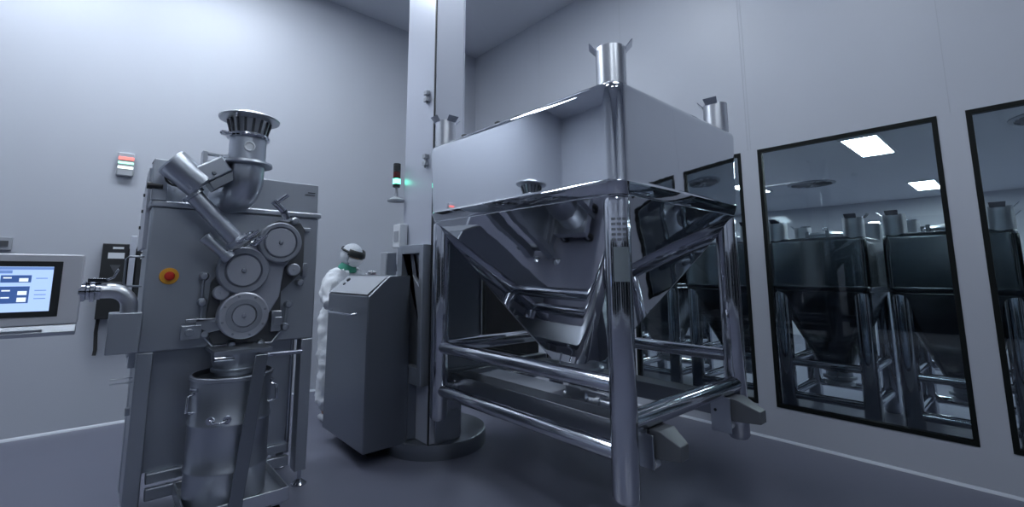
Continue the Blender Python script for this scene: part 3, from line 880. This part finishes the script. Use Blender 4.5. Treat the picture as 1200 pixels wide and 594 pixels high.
# ------------------------------------------------------------------ drum on trolley
dx, dy = .615, 3.08
tr = empty('drum_trolley', (dx, dy, 0), 'low steel trolley with a tall flat handle under the drum', 'trolley')
t = MB()
t.box(-.21, .27, -.235, .23, .165, .175)
t.box(-.21, .27, -.245, -.235, .145, .215).box(-.21, .27, .23, .24, .145, .215).box(-.215, -.205, -.24, .235, .145, .215).box(.265, .275, -.24, .235, .145, .215)
t.build('tray', 'stub', tr, bevel=.002)
hd = MB()
q0, q1 = Vector((-.005, -.262, .10)), Vector((.085, -.262, .955))
hd.add([q0 + Vector((-.035, 0, 0)), q0 + Vector((.035, 0, 0)), q1 + Vector((.032, 0, 0)), q1 + Vector((-.032, 0, 0)),
        q0 + Vector((-.035, .012, 0)), q0 + Vector((.035, .012, 0)), q1 + Vector((.032, .012, 0)), q1 + Vector((-.032, .012, 0))],
       [(0, 1, 2, 3), (7, 6, 5, 4), (0, 4, 5, 1), (1, 5, 6, 2), (2, 6, 7, 3), (3, 7, 4, 0)])
hd.build('handle', 'satin_darkrefl', tr, bevel=.003)
for (x, y) in ((-.16, -.19), (.22, -.19), (-.16, .19), (.22, .19)):
    MB().cyl((x - .018, y, .06), (x + .018, y, .06), .06, n=24).build('wheel', 'rubber', tr)
    MB().box(x - .028, x + .028, y - .03, y + .03, .125, .166).box(x - .028, x - .02, y - .015, y + .015, .05, .128).box(x + .02, x + .028, y - .015, y + .015, .05, .128).build('wheel_fork', 'satin', tr)
dr = empty('steel_drum', (dx, dy, .176), 'cylindrical stainless drum under the roller machine, standing on a trolley', 'drum')
rd = .203
d = MB()
prof = [(.001, 0), (rd - .01, 0), (rd, .01), (rd, .16), (rd + .006, .168), (rd + .006, .178), (rd, .186), (rd, .40), (rd + .006, .408), (rd + .006, .418), (rd, .426), (rd, .635), (rd + .008, .642), (rd + .008, .658), (rd, .662),
        (rd - .004, .662), (rd - .006, .60), (rd - .006, .02), (.001, .02)]
d.lathe(prof, n=64)
d.build('shell', 'satin', dr)
lid = MB().lathe([(rd - .006, .635), (.15, .64), (.12, .642), (.115, .642), (.001, .642)], n=48)
lid.build('lid', 'satin_darkrefl', dr)
def on_drum(a, z, r=rd): return Vector((math.cos(a) * r, math.sin(a) * r, z))
for a in (math.radians(200), math.radians(-22), math.radians(80)):
    hl = MB()
    u = Vector((math.cos(a), math.sin(a), 0))
    w = Vector((-math.sin(a), math.cos(a), 0))
    c = u * rd
    hl.tube([c + Vector((0, 0, .58)), c + u * .03 + Vector((0, 0, .57)), c + u * .035 + Vector((0, 0, .49)), c + Vector((0, 0, .48))], .008)
    hl.cyl(c - w * .03 + Vector((0, 0, .60)), c + w * .03 + Vector((0, 0, .60)), .010)
    hl.build('side_latch', 'tube', dr)
a = math.radians(-115)
u = Vector((math.cos(a), math.sin(a), 0)); w = Vector((-math.sin(a), math.cos(a), 0))
hb = MB()
for s_ in (-1, 1):
    hb.cyl(u * (rd - .003) + w * .04 * s_ + Vector((0, 0, .45)), u * (rd + .012) + w * .04 * s_ + Vector((0, 0, .45)), .02, n=16)
hb.tube([u * (rd + .012) - w * .04 + Vector((0, 0, .45)), u * (rd + .03) - w * .02 + Vector((0, 0, .44)), u * (rd + .03) + w * .02 + Vector((0, 0, .44)), u * (rd + .012) + w * .04 + Vector((0, 0, .45))], .006)
hb.build('bail_handle', 'tube', dr)

# ------------------------------------------------------------------ person
def skin_mesh(name, m, nodes, edges, parent, sub=2, root=0):
    me = bpy.data.meshes.new(name)
    me.from_pydata([n_[0] for n_ in nodes], edges, [])
    o = bpy.data.objects.new(name, me)
    C.objects.link(o)
    me.materials.append(M[m])
    o.parent = parent
    sk = o.modifiers.new('skin', 'SKIN')
    sk.use_smooth_shade = True
    for i, n_ in enumerate(nodes):
        r_ = n_[1]
        sv = me.skin_vertices[0].data[i]
        sv.radius = (r_, r_) if not isinstance(r_, tuple) else r_
        sv.use_root = (i == root)
    sb = o.modifiers.new('subsurf', 'SUBSURF')
    sb.levels = sub
    sb.render_levels = sub
    return o
pr = empty('person', (1.84, 4.56, 0), 'person in a white hooded coverall, face mask and goggles standing behind the console', 'person')
pr.location = (1.83, 4.56, 0)
pr.scale = (.97, .97, .965)
pr.rotation_euler = (0, 0, math.atan2(.45, .89))   # local -y is the facing direction; local -x the person's right
# local coordinates: facing -y, person's right is -x
def both(nodes): return nodes
J = dict(pelvis=(0, .03, .95), waist=(0, .02, 1.10), chest=(0, -.02, 1.30), upper=(0, -.045, 1.42), neck=(0, -.065, 1.50), head0=(0, -.105, 1.565), head1=(0, -.12, 1.63), head2=(0, -.105, 1.70),
         ls=(.205, -.04, 1.40), le=(.27, -.14, 1.17), lw=(.02, -.36, 1.415), rs=(-.205, -.04, 1.40), re=(-.31, -.10, 1.15), rw=(-.10, -.30, 1.27),
         lh=(.10, .03, .90), lk=(.12, .0, .50), la=(.12, .04, .09), rh=(-.10, .03, .90), rk=(-.12, .0, .50), ra=(-.12, .04, .09), lt=(.125, -.13, .04), rtt=(-.125, -.13, .04))
def body(rad, keys, edges_):
    idx = {k_: i for i, k_ in enumerate(keys)}
    return [(J[k_], rad[k_]) for k_ in keys], [(idx[a_], idx[b_]) for a_, b_ in edges_]
keys = ['pelvis', 'waist', 'chest', 'upper', 'neck', 'head0', 'head1', 'head2', 'ls', 'le', 'lw', 'rs', 're', 'rw', 'lh', 'lk', 'la', 'rh', 'rk', 'ra', 'lt', 'rtt']
ed = [('pelvis', 'waist'), ('waist', 'chest'), ('chest', 'upper'), ('upper', 'neck'), ('neck', 'head0'), ('head0', 'head1'), ('head1', 'head2'), ('upper', 'ls'), ('ls', 'le'), ('le', 'lw'), ('upper', 'rs'), ('rs', 're'), ('re', 'rw'),
      ('pelvis', 'lh'), ('lh', 'lk'), ('lk', 'la'), ('pelvis', 'rh'), ('rh', 'rk'), ('rk', 'ra'), ('la', 'lt'), ('ra', 'rtt')]
rad = dict(pelvis=(.13, .10), waist=(.12, .09), chest=(.14, .10), upper=(.11, .08), neck=.052, head0=.07, head1=(.083, .098), head2=(.068, .085), ls=.055, le=.04, lw=.027, rs=.055, re=.04, rw=.027, lh=.085, lk=.055, la=.04, rh=.085, rk=.055, ra=.04, lt=.035, rtt=.035)
nd, ee = body(rad, keys, ed)
bd = skin_mesh('body', 'skin', nd, ee, pr)
keys2 = ['pelvis', 'waist', 'chest', 'upper', 'neck', 'ls', 'le', 'lw', 'rs', 're', 'rw', 'lh', 'lk', 'la', 'rh', 'rk', 'ra']
ed2 = [e for e in ed if e[0] in keys2 and e[1] in keys2]
rad2 = dict(pelvis=(.19, .15), waist=(.185, .15), chest=(.19, .15), upper=(.16, .13), neck=.075, ls=.095, le=.085, lw=.05, rs=.095, re=.095, rw=.055, lh=.135, lk=.125, la=.095, rh=.135, rk=.125, ra=.095)
nd, ee = body(rad2, keys2, ed2)
sv_ = skin_mesh('coverall', 'suit', nd, ee, pr, 3)
tx = bpy.data.textures.new('cloth_folds', 'CLOUDS')
tx.noise_scale = .075
dm = sv_.modifiers.new('folds', 'DISPLACE')
dm.texture = tx
dm.strength = .07
dm.mid_level = .55
# overshoes
for s_ in (-1, 1):
    MB().sphere((s_ * .122, -.03, .045), .1, (.55, 1.45, .5)).build('overshoe', 'suit', pr)
# head dress
hc = Vector((0, -.112, 1.64))
tl = Matrix.Rotation(math.radians(22), 3, 'X')       # head bowed forward
hm_ = tl.to_4x4()
hood = MB()
def shell(mb, c, rx, ry, rz, cond, n=28, m=18):
    c = Vector(c)
    grid = {}
    vs = []
    for k_ in range(m + 1):
        ph = PI * k_ / m
        for i_ in range(n):
            t_ = 2 * PI * i_ / n
            grid[(k_, i_)] = len(vs)
            vs.append(c + tl @ Vector((math.sin(ph) * math.cos(t_) * rx, math.sin(ph) * math.sin(t_) * ry, math.cos(ph) * rz)))
    fs = []
    for k_ in range(m):
        for i_ in range(n):
            ph = PI * (k_ + .5) / m
            t_ = 2 * PI * (i_ + .5) / n
            d_ = Vector((math.sin(ph) * math.cos(t_), math.sin(ph) * math.sin(t_), math.cos(ph)))
            if cond(d_):
                fs.append((grid[(k_, i_)], grid[(k_ + 1, i_)], grid[(k_ + 1, (i_ + 1) % n)], grid[(k_, (i_ + 1) % n)]))
    used = sorted({i_ for f_ in fs for i_ in f_})
    mp = {o_: n_ for n_, o_ in enumerate(used)}
    mb.add([vs[i_] for i_ in used], [tuple(mp[i_] for i_ in f_) for f_ in fs])
    return mb
shell(hood, hc, .104, .120, .125, lambda d_: not (d_.y < -.45 and -.9 < d_.z < .42))
o = hood.build('hood', 'hair', pr)
s_m = o.modifiers.new('thickness', 'SOLIDIFY'); s_m.thickness = .004
fm = MB()
shell(fm, hc + Vector((0, -.008, -.005)), .088, .125, .115, lambda d_: d_.y < -.25 and -.95 < d_.z < -.05)
o = fm.build('face_mask', 'mask', pr)
s_m = o.modifiers.new('thickness', 'SOLIDIFY'); s_m.thickness = .006
gg = MB()
shell(gg, hc + Vector((0, -.012, .01)), .101, .125, .12, lambda d_: d_.y < -.25 and .0 < d_.z < .50)
o = gg.build('goggles', 'dark', pr)
s_m = o.modifiers.new('thickness', 'SOLIDIFY'); s_m.thickness = .016; s_m.offset = 1
gs = MB()
shell(gs, hc + Vector((0, 0, .012)), .109, .126, .13, lambda d_: .16 < d_.z < .42)
o = gs.build('goggle_strap', 'dark', pr)
s_m = o.modifiers.new('thickness', 'SOLIDIFY'); s_m.thickness = .004; s_m.offset = 1
MB().lathe([(.060, .045), (.072, .04), (.09, .0), (.098, -.02), (.09, -.03), (.06, -.01)], (0, -.070, 1.515), tuple(tl @ Vector((0, 0, 1))), n=28, closed=True).build('collar', 'green', pr)
# gloved hands with five fingers
def glove(wr, el, side, curl):
    wr, el = Vector(wr), Vector(el)
    f = (wr - el).normalized()
    up = Vector((0, 0, 1))
    side_v = f.cross(up).normalized() * side       # towards the thumb side
    dn = f.cross(side_v).normalized()
    if dn.z > 0: dn = -dn
    nodes = [(wr - f * .02, .030), (wr + f * .03, (.034, .022)), (wr + f * .065, (.036, .018))]
    edges = [(0, 1), (1, 2)]
    palm = wr + f * .07
    for q_, (off, ln) in enumerate(((.030, .070), (.010, .080), (-.011, .074), (-.031, .058))):
        b0 = palm + side_v * off
        i0 = len(nodes)
        nodes.append((b0, .011))
        edges.append((2, i0))
        d_ = f
        p_ = b0
        for s__ in range(3):
            d_ = (d_ + dn * curl * (s__ + 1) * .5).normalized()
            p_ = p_ + d_ * ln / 3
            nodes.append((p_, .0095 - s__ * .0008))
            edges.append((len(nodes) - 2, len(nodes) - 1))
    t0 = wr + f * .025 + side_v * .032
    nodes.append((t0, .013)); edges.append((1, len(nodes) - 1))
    nodes.append((t0 + (f * .7 + side_v * .6 + dn * .2).normalized() * .035, .011)); edges.append((len(nodes) - 2, len(nodes) - 1))
    nodes.append((t0 + (f * .85 + side_v * .45 + dn * .35).normalized() * .062, .0095)); edges.append((len(nodes) - 2, len(nodes) - 1))
    return skin_mesh('glove', 'glove', nodes, edges, pr, 2)
glove(J['lw'], J['le'], 1, .35)
glove(J['rw'], J['re'], -1, .35)
MB().sphere((-.035, -.45, 1.425), .014, (1.6, 1, .8)).build('held_tag', 'red', pr, label='small red tag held in the glove')
